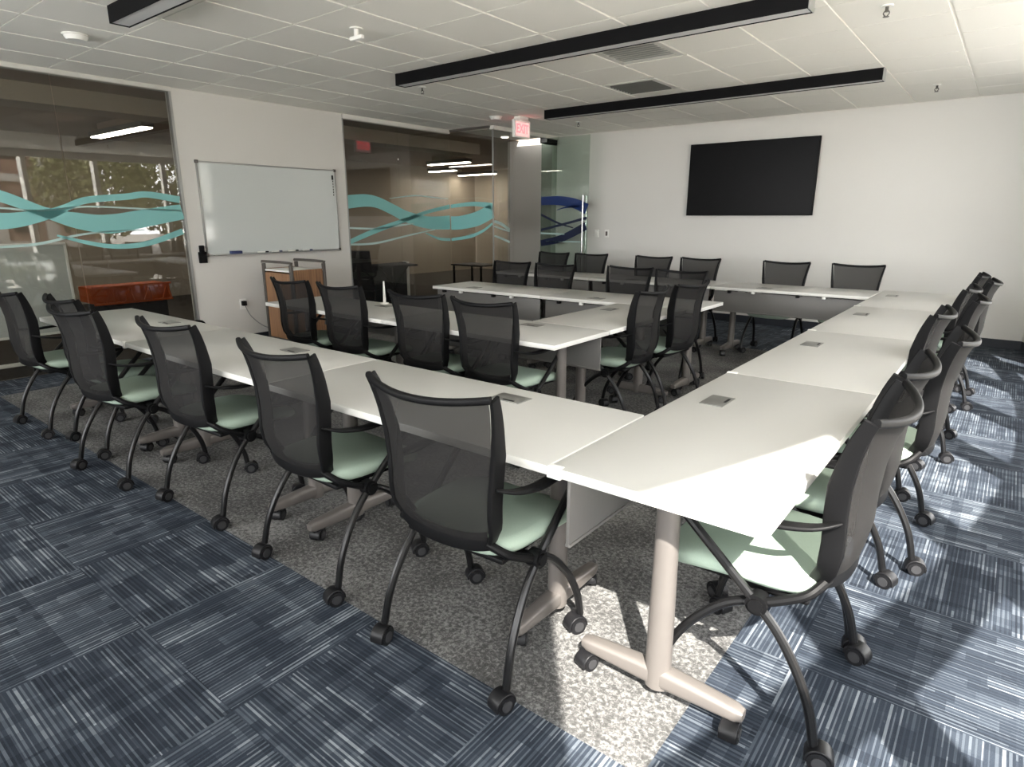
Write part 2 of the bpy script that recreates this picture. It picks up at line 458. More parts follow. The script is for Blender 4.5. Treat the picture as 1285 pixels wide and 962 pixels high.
# ------------------------------------------------------------------ glass partitions with ribbon film
def ribbon(name, pts, half, mat, parent, plane, at, n=8):
    """film strip in the plane x=at (points are y,z) or y=at (points are x,z)"""
    P = smooth_path([(a, b, 0) for a, b in pts], n)
    m = len(P); bm = bmesh.new(); L = []; R = []
    for i, p in enumerate(P):
        t = (P[min(i + 1, m - 1)] - P[max(i - 1, 0)]).normalized(); nrm = Vector((-t.y, t.x, 0))
        u = i / (m - 1)
        if isinstance(half, (int, float)): h = half
        else:
            q = u * (len(half) - 1); j = min(int(q), len(half) - 2); h = half[j] + (half[j + 1] - half[j]) * (q - j)
        for lst, q in ((L, p + nrm * h), (R, p - nrm * h)):
            co = (at, q.x, q.y) if plane == 'x' else (q.x, at, q.y)
            lst.append(bm.verts.new(co))
    for i in range(m - 1): bm.faces.new((L[i], L[i + 1], R[i + 1], R[i]))
    ex = bmesh.ops.extrude_face_region(bm, geom=list(bm.faces))
    d = Vector((0.0008, 0, 0)) if plane == 'x' else Vector((0, -0.0008, 0))
    bmesh.ops.translate(bm, vec=d, verts=[g for g in ex['geom'] if isinstance(g, bmesh.types.BMVert)])
    return obj(name, bm, mat, parent)

w1 = bpy.data.objects.new('window_1', None); link(w1); struct(w1)
PX = LX - 0.02
for ya, yb in ((-2.95, -0.52), (-0.50, 2.185), (2.195, 3.20)):
    box('glass_pane', (PX, (ya + yb) / 2, 1.335), (0.012, yb - ya, 2.65), M['glass'], w1)
box('frame', (PX, 3.21, 1.335), (0.05, 0.025, 2.66), M['alu'], w1)
FX = PX + 0.008
def rib1(pts, h, mt): ribbon('ribbon_film', pts, h, M[mt], w1, 'x', FX)
rib1([(0.2, 1.30), (0.8, 1.55), (1.35, 1.68), (1.66, 1.61), (1.96, 1.48), (2.22, 1.40), (2.49, 1.37), (2.84, 1.43), (3.19, 1.49)], (.05, .07, .08, .05, .045, .075, .09, .085, .075), 'teal')
rib1([(1.3, 1.42), (1.62, 1.40), (1.81, 1.42), (2.02, 1.47), (2.14, 1.52), (2.32, 1.59), (2.67, 1.63), (2.87, 1.655), (3.18, 1.61)], (.06, .07, .06, .04, .03, .03, .03, .03, .035), 'teal')
rib1([(2.03, 1.27), (2.26, 1.20), (2.5, 1.155), (2.8, 1.175), (3.17, 1.29)], (.008, .018, .022, .026, .03), 'teal')
rib1([(1.3, 1.17), (1.59, 1.18), (1.88, 1.2), (2.2, 1.27), (2.48, 1.30), (2.8, 1.31)], (.008, .010, .012, .010, .006, .004), 'pale_teal')
rib1([(1.3, 1.50), (1.64, 1.51), (1.93, 1.49), (2.3, 1.53), (2.7, 1.52), (3.18, 1.50)], .008, 'pale_teal')

w2 = bpy.data.objects.new('window_2', None); link(w2); struct(w2)
for ya, yb in ((5.32, 6.24), (6.25, JY - 0.005)):
    box('glass_pane', (PX, (ya + yb) / 2, 1.325), (0.012, yb - ya, 2.63), M['glass'], w2)
box('frame', (PX, 5.318, 1.33), (0.05, 0.016, 2.64), M['alu'], w2)
box('glass_pane', ((PX + JX) / 2, JY, 1.325), (JX - PX - 0.02, 0.012, 2.65), M['glass'], w2)
box('glass_pane', (JX, (JY + 7.66) / 2 + 0.005, 1.325), (0.012, 7.66 - JY - 0.01, 2.63), M['glass'], w2)
box('edge_seal', (JX, JY, 1.325), (0.016, 0.016, 2.65), M['alu'], w2)
def rib2(pts, h, mt): ribbon('ribbon_film', pts, h, M[mt], w2, 'x', FX)
rib2([(5.33, 1.63), (5.62, 1.655), (5.84, 1.63), (6.1, 1.54), (6.37, 1.44), (6.79, 1.36), (7.25, 1.36)], (.085, .08, .075, .075, .08, .09, .105), 'teal')
rib2([(5.33, 1.12), (5.78, 1.26), (6.37, 1.41), (6.75, 1.51), (7.25, 1.60)], (.03, .035, .028, .024, .03), 'teal')
rib2([(5.33, 1.085), (5.76, 1.09), (6.36, 1.18), (6.92, 1.26)], (.012, .014, .012, .006), 'pale_teal')
rib2([(5.33, 1.3), (5.78, 1.285), (6.16, 1.32), (6.49, 1.35)], (.012, .012, .014, .008), 'pale_teal')
rib2([(6.05, 1.69), (6.51, 1.74), (6.81, 1.73), (7.22, 1.71)], (.004, .010, .008, .005), 'pale_teal')
rib2([(6.72, 1.21), (7.0, 1.12), (7.25, 1.10)], (.006, .018, .022), 'teal')
def ribj(pts, h, mt): ribbon('ribbon_film', pts, h, M[mt], w2, 'y', JY - 0.007)
ribj([(-6.95, 1.35), (-6.73, 1.36), (-6.4, 1.42), (-6.11, 1.53)], (.10, .10, .105, .10), 'teal')
ribj([(-6.95, 1.60), (-6.55, 1.63), (-6.3, 1.62), (-6.11, 1.59)], (.025, .03, .035, .05), 'teal')
ribj([(-6.95, 1.10), (-6.56, 1.155), (-6.3, 1.24), (-6.11, 1.35)], (.02, .025, .02, .015), 'teal')
def ribr(pts, h, mt): ribbon('ribbon_film', pts, h, M[mt], w2, 'x', JX + 0.007)
ribr([(7.285, 1.38), (7.45, 1.34), (7.65, 1.25)], (.02, .022, .022), 'pale_teal')
ribr([(7.285, 1.31), (7.45, 1.27), (7.65, 1.23)], (.012, .012, .012), 'pale_teal')
ribr([(7.285, 1.17), (7.45, 1.13), (7.65, 1.07)], (.012, .016, .016), 'pale_teal')

# side light beside the door
w3 = bpy.data.objects.new('window_3', None); link(w3); struct(w3)
box('glass_pane', (JX, 8.68, 1.325), (0.012, 0.42, 2.63), M['door_glass'], w3)
box('bracket', (JX, 8.66, 2.60), (0.06, 0.40, 0.08), M['pend'], w3, bev=0.004)
# glass door leaf, standing open into the room
d1 = bpy.data.objects.new('door_1', None); link(d1); struct(d1)
DY = 8.45
box('glass_leaf', (-5.645, DY, 1.325), (0.88, 0.012, 2.60), M['door_glass'], d1)
def ribd(pts, h, mt): ribbon('ribbon_film', pts, h, M[mt], d1, 'y', DY - 0.007)
ribd([(-6.08, 1.69), (-5.87, 1.695), (-5.67, 1.685), (-5.43, 1.64), (-5.22, 1.56)], (.065, .065, .07, .075, .08), 'navy')
ribd([(-5.77, 1.55), (-5.59, 1.59), (-5.36, 1.60)], (.005, .012, .02), 'navy')
ribd([(-6.08, 1.48), (-5.74, 1.35), (-5.46, 1.28)], (.018, .015, .008), 'dark_navy')
ribd([(-6.08, 1.24), (-5.66, 1.33), (-5.22, 1.43)], (.02, .018, .02), 'dark_navy')
ribd([(-6.08, 1.03), (-5.66, 1.12), (-5.23, 1.31)], (.05, .055, .06), 'dark_navy')
ribd([(-6.08, 1.19), (-5.62, 1.18)], (.012, .010), 'pale_teal')
ribd([(-5.98, 1.065), (-5.26, 1.07)], (.008, .010), 'pale_teal')
bm = bmesh.new()
for yy in (DY - 0.05, DY + 0.05):
    add_tube(bm, [(-5.27, yy, 0.62), (-5.27, yy, 1.76)], 0.013, smooth_n=0, ref=Vector((1, 0, 0)))
for zz in (0.80, 1.58):
    add_cyl(bm, (-5.27, DY, zz), 0.009, 0.10, 'Y', 12)
obj('door_handle', bm, M['chrome'], d1, smooth=True)
bm = bmesh.new()
for zz in (0.04, 2.60): add_box(bm, (-6.05, DY, zz), (0.12, 0.03, 0.06), 0.004)
obj('pivot', bm, M['alu'], d1, smooth=True)

# ------------------------------------------------------------------ corridor beyond the glass
struct(box('wall_corridor', (-12.4, 4.9, CEIL / 2), (0.12, 18, CEIL), M['tan']))
struct(box('wall_corridor_end', (-9.9, 14.0, CEIL / 2), (5.2, 0.12, CEIL), M['tan']))
struct(box('wall_corridor_front', (-9.6, -3.9, CEIL / 2), (5.2, 0.12, CEIL), M['tan']))
struct(prism('wall_corridor_side', [(-7.25, 9.05), (-7.13, 9.05), (-7.13, 14.0), (-7.25, 14.0)], 0, CEIL, M['greywall']))
struct(box('wall_corridor_near', (-6.65, 9.10, CEIL / 2), (0.95, 0.10, CEIL), M['greywall']))
struct(box('ceiling_corridor', (-9.75, 5.0, CEIL + 0.05), (5.5, 18.2, 0.10), M['corrceil']))
struct(box('trim_5', (-8.1, 3.0, 2.62), (0.5, 12.0, 0.18), M['tan']))
def corridor_light(x0, x1, y, label, vert=False):
    t = thing('linear_light', label, 'light', ((x0 + x1) / 2, y, CEIL), 0, 'lit linear lights beyond the glass')
    L = x1 - x0
    box('housing', (0, 0, -0.135), (L, 0.16, 0.07), M['grey_metal'], t, bev=0.006)
    box('stem', (0, 0, -0.05), (L * 0.8, 0.03, 0.10), M['corrceil'], t)
    box('lens', (0, 0, -0.176), (L - 0.06, 0.13, 0.014), M['lit_lens'], t, bev=0.003)
corridor_light(-10.6, -8.85, 3.77, 'lit linear pendant seen through the front left glass wall')
corridor_light(-10.3, -9.1, 10.1, 'lit linear light highest behind the glass near the door')
corridor_light(-11.8, -10.9, 11.6, 'short lit linear light left of the long strip behind the glass corner')
corridor_light(-12.2, -10.9, 13.1, 'farthest lit linear light behind the angled glass pane')
t = thing('downlight', 'small round downlight in the corridor ceiling by the door', 'light', (-6.75, 8.35, CEIL - 0.03))
bm = bmesh.new(); add_cyl(bm, (0, 0, 0.02), 0.075, 0.02, n=24); obj('rim', bm, M['plate'], t, smooth=True)
bm = bmesh.new(); add_cyl(bm, (0, 0, 0.004), 0.06, 0.012, n=24); obj('lens', bm, M['dim_lens'], t, smooth=True)
# orange slatted bench end seen low behind the glass
t = thing('slatted_bench', 'orange lattice bench front behind the front left glass wall', 'bench', (-8.5, 3.18, 0))
bm = bmesh.new()
for z in (0.42, 0.62): add_box(bm, (0, 0, z), (0.03, 0.90, 0.025), 0.003)
for k in range(9):
    a = -0.44 + k * 0.11; b = a + (0.07 if k % 2 else -0.04)
    add_sweep(bm, [(0, a, 0.42), (0, b, 0.62)], rrect(0.02, 0.018, 0.004), Vector((1, 0, 0)))
obj('lattice_front', bm, M['orange'], t, smooth=True)
box('bench_body', (-0.25, 0, 0.52), (0.42, 0.9, 0.19), M['orange'], t, bev=0.01)
box('plinth', (-0.22, 0, 0.2), (0.36, 0.8, 0.4), M['dark'], t, bev=0.01)
# low partition, lounge chair, pedestal table, black side table
t = thing('low_partition', 'low grey partition with a white end behind the glass', 'partition', (-8.6, 6.6, 0))
box('partition_panel', (0, 0, 0.33), (0.10, 2.3, 0.66), M['dark'], t, bev=0.006)
box('end_cap', (0.0, 1.18, 0.33), (0.12, 0.06, 0.68), M['plate'], t, bev=0.006)
def lounge(loc, rz, label):
    t = thing('lounge_chair', label, 'chair', loc, rz, 'dark lounge chairs beyond the glass')
    box('seat', (0.25, 0, 0.40), (0.50, 0.52, 0.10), M['dark'], t, bev=0.03)
    bm = bmesh.new()
    add_sweep(bm, smooth_path([(0.02, 0, 0.42), (-0.03, 0, 0.62), (-0.09, 0, 0.95)], 4), rrect(0.50, 0.06, 0.025), Vector((0, 1, 0)))
    obj('backrest', bm, M['dark'], t, smooth=True)
    for x in (0.06, 0.46):
        for y in (-0.22, 0.22):
            bm = bmesh.new(); add_tube(bm, [(x, y, 0.36), (x + (0.03 if x > .2 else -.03), y * 1.1, 0.0)], 0.014, smooth_n=0)
            obj('leg', bm, M['black_metal'], t, smooth=True)
lounge((-7.75, 6.05, 0), PI / 2 + .4, 'dark lounge chair behind the glass beside the whiteboard wall')
t = thing('pedestal_table', 'dark table with crossed legs behind the second glass wall', 'table', (-7.75, 6.75, 0))
box('tabletop', (0, 0, 0.70), (0.55, 0.55, 0.03), M['dark'], t, bev=0.008)
for k in range(4):
    a = PI / 4 + k * PI / 2
    bm = bmesh.new(); add_tube(bm, [(0.22 * math.cos(a), 0.22 * math.sin(a), 0.685), (0, 0, 0.33), (-0.2 * math.cos(a), -0.2 * math.sin(a), 0.012)], 0.016, smooth_n=4, ref=Vector((0, 0, 1)).cross(Vector((math.cos(a), math.sin(a), 0))))
    obj('leg', bm, M['black_metal'], t, smooth=True)
t = thing('side_table', 'low black side table behind the angled glass near the door', 'table', (-9.4, 10.6, 0))
box('tabletop', (0, 0, 0.42), (0.9, 0.7, 0.03), M['black'], t, bev=0.006)
for x in (-.4, .4):
    for y in (-.3, .3):
        box('leg', (x, y, 0.2025), (0.035, 0.035, 0.405), M['black'], t)

# ------------------------------------------------------------------ chair prototype
def up_x(v):      # side profile of the back, v 0 (bottom) .. 1 (top)
    pts = [(0.0, 0.062), (0.1, 0.040), (0.25, 0.032), (0.45, 0.036), (0.62, 0.034), (0.8, 0.022), (0.92, 0.008), (1.0, -0.006)]
    for (a, xa), (b, xb) in zip(pts, pts[1:]):
        if v <= b: return xa + (xb - xa) * (v - a) / (b - a)
    return pts[-1][1]
ZB, ZT = 0.490, 0.968
def half_w(v): return 0.196 + 0.010 * v + 0.032 * max(0, v - 0.35) ** 1.4 / 0.65 ** 1.4
def bow(v): return 0.030 + 0.028 * v
def back_pt(u, v):
    r = 1.0 - 0.16 * max(0.0, 0.12 - v) / 0.12
    z = ZB + (ZT - ZB) * v - 0.020 * max(0, (v - .8) / .2) * (1 - u * u) - 0.030 * max(0, (0.15 - v) / .15) * (1 - u ** 4) * 0.6
    return Vector((up_x(v) - bow(v) * (1 - u * u), u * half_w(v) * r, z))

def add_caster(bm, x, y, r=0.030, yaw=0.0):
    vs0 = set(bm.verts)
    for sy in (-1, 1):
        add_cyl(bm, (-0.018, sy * 0.016, r), r, 0.020, 'Y', 20)
        add_cyl(bm, (-0.018, sy * 0.0268, r), r * 0.62, 0.004, 'Y', 16, mi=1)
    # hood between and over the wheels
    add_sweep(bm, [(-0.018 + (r + 0.004) * math.cos(a), 0, r + (r + 0.004) * math.sin(a)) for a in [math.radians(q) for q in range(-5, 200, 20)]],
              rrect(0.050, 0.008, 0.003), Vector((0, 1, 0)))
    add_cyl(bm, (0.0, 0, r * 2 + 0.004), 0.011, 0.034, 'Z', 12)
    new = [v for v in bm.verts if v not in vs0]
    bmesh.ops.rotate(bm, cent=(0, 0, 0), matrix=Matrix.Rotation(yaw, 3, 'Z'), verts=new)
    bmesh.ops.translate(bm, vec=(x, y, 0), verts=new)

def make_chair():
    t = thing('conference_chair', '', 'chair')
    # seat pad
    bm = bmesh.new()
    cx, hx, hy = 0.295, 0.235, 0.235
    N = 40
    def ring(inset, z):
        r = []
        for k in range(N):
            a = 2 * PI * k / N; ca, sa = math.cos(a), math.sin(a); p = 2 / 4.6
            x = math.copysign(abs(ca) ** p, ca) * (hx - inset); y = math.copysign(abs(sa) ** p, sa) * (hy - inset)
            y *= 1.0 + 0.05 * x / hx
            zz = z - 0.030 * max(0, (x + 0.02) / hx) ** 2.4 + 0.006 * (y / hy) ** 2
            r.append(bm.verts.new((cx + x, y, zz)))
        return r
    rs = [ring(0.045, 0.440), ring(0.010, 0.444), ring(0.0, 0.458), ring(0.0, 0.474), ring(0.008, 0.487), ring(0.026, 0.495), ring(0.07, 0.498), ring(0.14, 0.496), ring(0.20, 0.494)]
    for A, B in zip(rs, rs[1:]):
        for k in range(N): bm.faces.new((A[k], A[(k + 1) % N], B[(k + 1) % N], B[k]))
    bm.faces.new(rs[0][::-1]); bm.faces.new(rs[-1])
    obj('seat', bm, M['seat'], t, smooth=True, angle=60)
    # black pan, cross tubes and the pivot housings
    bm = bmesh.new()
    add_box(bm, (0.28, 0, 0.430), (0.38, 0.40, 0.020), 0.008)
    add_box(bm, (0.215, 0, 0.415), (0.10, 0.36, 0.024), 0.008)
    add_tube(bm, [(0.208, -0.25, 0.409), (0.208, 0.25, 0.409)], 0.013, smooth_n=0, ref=Vector((0, 0, 1)))
    for sy in (-1, 1):
        add_cyl(bm, (0.208, sy * 0.243, 0.409), 0.030, 0.040, 'Y', 18)
        add_cyl(bm, (0.208, sy * 0.266, 0.409), 0.020, 0.010, 'Y', 16)
    obj('seat_pan', bm, M['black'], t, smooth=True)
    # back mesh
    bm = bmesh.new(); NU, NV = 14, 16
    gr = [[bm.verts.new(back_pt(-0.97 + 1.94 * i / NU, 0.02 + 0.96 * j / NV)) for i in range(NU + 1)] for j in range(NV + 1)]
    for j in range(NV):
        for i in range(NU): bm.faces.new((gr[j][i], gr[j][i + 1], gr[j + 1][i + 1], gr[j + 1][i]))
    obj('back_mesh', bm, M['mesh'], t, smooth=True, angle=80)
    # back frame: two flat uprights, a thin top rail and a dished bottom rail, joined
    bm = bmesh.new()
    for sy in (-1, 1):
        path = [back_pt(sy, k / 18) + Vector((0.020 - 0.010 * max(0, (k - 11) / 7), sy * 0.003, 0)) for k in range(19)]
        sc_ = [0.8 + 0.2 * min(1, k / 4) - 0.38 * max(0, (k - 11) / 7) for k in range(19)]
        add_sweep(bm, path, rrect(0.018, 0.058, 0.006), Vector((0, 1, 0)), sc_)
        # tube from the foot of the upright forward to the pivot
        add_tube(bm, [tuple(back_pt(sy * .98, 0.03)), (0.090, sy * 0.215, 0.466), (0.145, sy * 0.232, 0.436), (0.205, sy * 0.243, 0.408)], 0.0135)
    add_sweep(bm, [back_pt(-1 + 2 * k / 20, 1.0) for k in range(21)], rrect(0.022, 0.020, 0.008), Vector((0, 0, 1)))
    add_sweep(bm, [back_pt(-1 + 2 * k / 20, 0.03) + Vector((0, 0, 0.006)) for k in range(21)], rrect(0.058, 0.016, 0.007), Vector((0, 0, 1)))
    obj('back_frame', bm, M['black'], t, smooth=True)
    for sy in (-1, 1):
        # arm: leaf-shaped blade from the back upright to the top of the front tube
        bm = bmesh.new()
        p = smooth_path([(0.040, sy * 0.214, 0.690), (0.10, sy * 0.246, 0.672), (0.20, sy * 0.262, 0.662), (0.33, sy * 0.262, 0.668), (0.43, sy * 0.258, 0.674), (0.468, sy * 0.254, 0.664)], 5)
        m = len(p); sc_ = [0.55 + 0.6 * math.sin(PI * min(1, (i / (m - 1)) * 1.05)) ** 0.8 for i in range(m)]
        add_sweep(bm, p, rrect(0.038, 0.013, 0.006), Vector((0, 1, 0)), sc_)
        obj('armrest', bm, M['black'], t, smooth=True)
        # rear leg: from the arm front, down through the pivot and back to the rear caster
        bm = bmesh.new()
        add_tube(bm, [(0.464, sy * 0.254, 0.664), (0.435, sy * 0.254, 0.622), (0.32, sy * 0.252, 0.514), (0.210, sy * 0.250, 0.410), (0.145, sy * 0.251, 0.342), (0.088, sy * 0.256, 0.256), (0.046, sy * 0.261, 0.164), (0.022, sy * 0.265, 0.066)], 0.0135)
        l = obj('rear_leg', bm, M['black_metal'], t, smooth=True)
        bm = bmesh.new(); add_caster(bm, 0.022, sy * 0.265, yaw=random.uniform(-.7, .7)); obj('caster', bm, [M['caster'], M['caster_face']], l, smooth=True)
        # front leg arching forward
        bm = bmesh.new()
        add_tube(bm, [(0.205, sy * 0.236, 0.408), (0.265, sy * 0.234, 0.386), (0.330, sy * 0.238, 0.338), (0.405, sy * 0.246, 0.250), (0.455, sy * 0.252, 0.150), (0.475, sy * 0.254, 0.066)], 0.0135)
        l = obj('front_leg', bm, M['black_metal'], t, smooth=True)
        bm = bmesh.new(); add_caster(bm, 0.475, sy * 0.254, yaw=random.uniform(-.7, .7) + (PI if sy > 0 else 0)); obj('caster', bm, [M['caster'], M['caster_face']], l, smooth=True)
    return t

CH = 'conference_chairs'
D = math.radians
UP, LEFT, DOWN = PI / 2, PI, -PI / 2
chairs = [
 # x, y, heading, label, group
 (-1.25, 1.19, UP + D(2), 'black mesh chair nearest the camera in the front row, beside the corner table', 'front row chairs'),
 (-2.09, 1.22, UP + D(-1), 'black mesh chair second from the right in the front row, over a table joint', 'front row chairs'),
 (-3.01, 1.23, UP + D(3), 'black mesh chair third from the right in the front row, in the row middle', 'front row chairs'),
 (-3.84, 1.12, UP + D(6), 'black mesh chair fourth from right in the front row, overlapping its left neighbour', 'front row chairs'),
 (-4.43, 1.25, UP + D(0), 'black mesh chair half hidden behind its right neighbour, second from left in the front row', 'front row chairs'),
 (-5.13, 1.15, UP + D(2), 'leftmost black mesh chair of the front row, beside the rolling whiteboard', 'front row chairs'),
 (-0.192, 1.84, LEFT, 'nearest black mesh chair on the window side, seat half in sunlight under the corner table', 'window side chairs'),
 (-0.20, 2.40, LEFT + D(-2), 'second black mesh chair along the window side, just behind the sunlit nearest one', 'window side chairs'),
 (-0.12, 3.11, LEFT + D(2), 'third black mesh chair along the window side, pulled out with a tall upright back', 'window side chairs'),
 (-0.25, 3.88, LEFT + D(-1), 'fourth black mesh chair along the window side, pushed close to the table', 'window side chairs'),
 (-0.13, 4.65, LEFT + D(2), 'fifth black mesh chair along the window side counting from the camera', 'window side chairs'),
 (-0.20, 5.35, LEFT + D(-2), 'sixth black mesh chair along the window side, third from the far end', 'window side chairs'),
 (-0.10, 6.02, LEFT + D(1), 'second last black mesh chair along the window side, farthest right near the bright wall corner', 'window side chairs'),
 (-0.19, 6.62, LEFT, 'last black mesh chair on the window side, next to the television wall', 'window side chairs'),
 (-4.38, 2.745, UP + D(-1), 'leftmost chair at the near inner table row, in front of the wooden lectern', 'near inner row chairs'),
 (-3.76, 2.745, UP, 'second chair from left at the near inner table row, right of the lectern', 'near inner row chairs'),
 (-2.95, 2.735, UP + D(1), 'third chair from left at the near inner table row, right of the slim white stand', 'near inner row chairs'),
 (-2.38, 2.725, UP + D(-1), 'rightmost chair at the near inner table row, beside its bare table corner', 'near inner row chairs'),
 (-1.862, 3.89, LEFT + D(3), 'nearer of two chairs at the right end of the inner tables', 'inner end chairs'),
 (-1.82, 4.46, LEFT + D(-4), 'farther of two chairs at the right end of the inner tables', 'inner end chairs'),
 (-4.27, 5.41, DOWN, 'leftmost chair behind the far inner table row, in front of the grey doorway', 'far inner row chairs'),
 (-3.70, 5.41, DOWN + D(1), 'second chair from left behind the far inner table row, below the blue ribbon door', 'far inner row chairs'),
 (-2.90, 5.52, DOWN - D(1), 'third chair from left behind the far inner table row', 'far inner row chairs'),
 (-2.34, 5.44, DOWN, 'rightmost chair behind the far inner table row, overlapped by the two end chairs', 'far inner row chairs'),
 (-5.00, 7.27, DOWN, 'leftmost chair against the television wall, in front of the glass door', 'television wall chairs'),
 (-4.40, 7.27, DOWN + D(1), 'second chair from left along the television wall, below the light switches', 'television wall chairs'),
 (-3.50, 7.27, DOWN, 'third chair from left along the television wall, left of the television', 'television wall chairs'),
 (-2.90, 7.27, DOWN - D(1), 'fourth chair from left along the television wall, under the screen left corner', 'television wall chairs'),
 (-1.93, 7.27, DOWN, 'fifth chair along the television wall, under the right half of the screen', 'television wall chairs'),
 (-1.23, 7.27, DOWN + D(1), 'rightmost chair along the television wall, right of the screen', 'television wall chairs'),
]
proto = make_chair()
for i, (x, y, rz, lab, grp) in enumerate(chairs):
    c = proto if i == 0 else copy_tree(proto)
    c.location = (x, y, 0); c.rotation_euler = (0, 0, rz)
    tag(c, lab, 'chair', grp)

# ------------------------------------------------------------------ tables
W = 0.62; ZTOP = 0.737
def make_table(L, module=True):
    t = thing('training_table', '', 'table')
    bm = bmesh.new()
    add_box(bm, (0, 0, ZTOP - 0.015), (L - 0.004, W - 0.004, 0.030), 0.004, seg=2)
    bm.normal_update()
    for f in bm.faces: f.material_index = 0 if f.normal.z > 0.8 else 1
    obj('tabletop', bm, [M['laminate'], M['edge']], t, smooth=True)
    # hinge beams under the top
    bm = bmesh.new()
    for sx in (-1, 1): add_box(bm, (sx * (L / 2 - 0.19), 0, ZTOP - 0.042), (0.07, 0.40, 0.024), 0.005)
    add_box(bm, (0, 0.04, ZTOP - 0.046), (L - 0.42, 0.05, 0.032), 0.005)
    obj('underframe', bm, M['grey_metal'], t, smooth=True)
    bm = bmesh.new()
    add_box(bm, (0, W / 2 - 0.055, 0.588), (L - 0.06, 0.012, 0.212), 0.003)
    add_box(bm, (0, W / 2 - 0.055, 0.486), (L - 0.06, 0.020, 0.012), 0.004)
    obj('modesty_panel', bm, M['panel'], t, smooth=True)
    for x in (-0.36, 0.30):
        bm = bmesh.new()
        add_box(bm, (x, W / 2 - 0.012, ZTOP - 0.041), (0.034, 0.030, 0.022), 0.004)
        obj('clip', bm, M['plate'], t, smooth=True)
    for x in (-0.12, 0.55):
        bm = bmesh.new()
        add_box(bm, (x, W / 2 - 0.03, ZTOP - 0.045), (0.028, 0.045, 0.030), 0.004)
        obj('bracket', bm, M['black'], t, smooth=True)
    if module:
        bm = bmesh.new(); add_box(bm, (0.23, 0.17, ZTOP + 0.0012), (0.145, 0.092, 0.0035), 0.0012)
        mo = obj('power_module', bm, M['module'], t, smooth=True)
        bm = bmesh.new(); add_box(bm, (0.245, 0.137, ZTOP + 0.0035), (0.055, 0.010, 0.0022), 0.0008)
        obj('finger_slot', bm, M['black'], mo)
    for sx in (-1, 1):
        x = sx * (L / 2 - 0.16)
        bm = bmesh.new()
        path = [(x, 0, 0.050), (x, 0, 0.08), (x, 0, 0.30), (x, 0, 0.55), (x, 0, 0.700)]
        add_sweep(bm, [Vector(p) for p in path], circ(0.040, 20, 0.034), Vector((0, 1, 0)), [0.97, 1.0, 0.96, 0.88, 0.84])
        lg = obj('leg', bm, M['taupe'], t, smooth=True)
        bm = bmesh.new(); n = 24; rings = []
        for k in range(n + 1):
            q = -1 + 2 * k / n; y = q * 0.262
            top = 0.120 - 0.018 * abs(q) ** 1.4; bot = 0.060 - 0.006 * (1 - q * q)
            end = 1.0 if abs(q) < 0.97 else 0.72
            hw = (0.030 - 0.006 * abs(q)) * end; mid = (top + bot) / 2; hh = (top - bot) / 2 * end
            rings.append([bm.verts.new((x + a * 2 * hw, y, mid + b * 2 * hh)) for a, b in rrect(1, 1, 0.28)])
        mlen = len(rings[0])
        for A, B in zip(rings, rings[1:]):
            for j in range(mlen): bm.faces.new((A[j], A[(j + 1) % mlen], B[(j + 1) % mlen], B[j]))
        bm.faces.new(rings[0][::-1]); bm.faces.new(rings[-1])
        obj('foot', bm, M['taupe'], lg, smooth=True, angle=50)
        for sy in (-1, 1):
            bm = bmesh.new(); add_caster(bm, x, sy * 0.232, r=0.027, yaw=random.uniform(-1.2, 1.2)); obj('caster', bm, [M['caster'], M['caster_face']], lg, smooth=True)
    return t

H90 = PI / 2
XC = -0.65
tables = [
 # length, centre x, y, rot, module, label, group
 (1.45, XC, 2.105, H90, True, 'white training table at the sunlit front corner of the window side', 'window side tables'),
 (1.45, XC, 3.555, H90, True, 'white training table second from the camera along the window side', 'window side tables'),
 (1.45, XC, 5.005, H90, True, 'white training table third from the camera along the window side', 'window side tables'),
 (1.45, XC, 6.455, H90, True, 'white training table at the far corner, below the bright right wall', 'window side tables'),
 (1.49, -1.707, 1.69, 0, True, 'white training table nearest the camera in the front row', 'front row tables'),
 (1.49, -3.197, 1.69, 0, True, 'white training table in the middle of the front row', 'front row tables'),
 (1.49, -4.687, 1.69, 0, True, 'white training table at the left end of the front row', 'front row tables'),
 (1.49, -1.707, 6.77, PI, True, 'right white training table along the television wall, joined to the window side', 'television wall tables'),
 (1.49, -3.197, 6.77, PI, True, 'middle white training table along the television wall', 'television wall tables'),
 (1.49, -4.687, 6.77, PI, True, 'left white training table along the television wall, near the glass door', 'television wall tables'),
 (1.49, -2.685, 3.15, 0, True, 'white inner table with the bare front corner, nearest the middle of the room', 'inner tables'),
 (1.49, -4.175, 3.15, 0, True, 'white inner table in front of the wooden lectern', 'inner tables'),
 (1.20, -2.25, 4.065, H90, True, 'short white inner table forming the right end of the inner ring', 'inner tables'),
 (1.49, -2.625, 4.985, PI, True, 'white far inner table at the right, its corner showing past the end chairs', 'inner tables'),
 (1.40, -4.072, 4.985, PI, True, 'white far inner table at the left, in front of the angled glass', 'inner tables'),
]
protos = {}
for L, x, y, rz, mo, lab, grp in tables:
    if L in protos: t = copy_tree(protos[L])
    else: t = protos[L] = make_table(L, mo)
    t.location = (x, y, 0); t.rotation_euler = (0, 0, rz)
    tag(t, lab, 'table', grp)
    if lab.startswith('white training table at the sunlit'):
        bm = bmesh.new(); add_box(bm, (-L / 2 + 0.010, W / 2 - 0.022, ZTOP - 0.016), (0.026, 0.048, 0.036), 0.003)
        obj('joint_clip', bm, M['plate'], t, smooth=True)
    if lab.startswith('white training table at the left end'):
        bm = bmesh.new(); add_box(bm, (L / 2 - 0.012, -W / 2 + 0.006, ZTOP - 0.018), (0.026, 0.018, 0.040), 0.003)
        obj('joint_clip', bm, M['plate'], t, smooth=True)

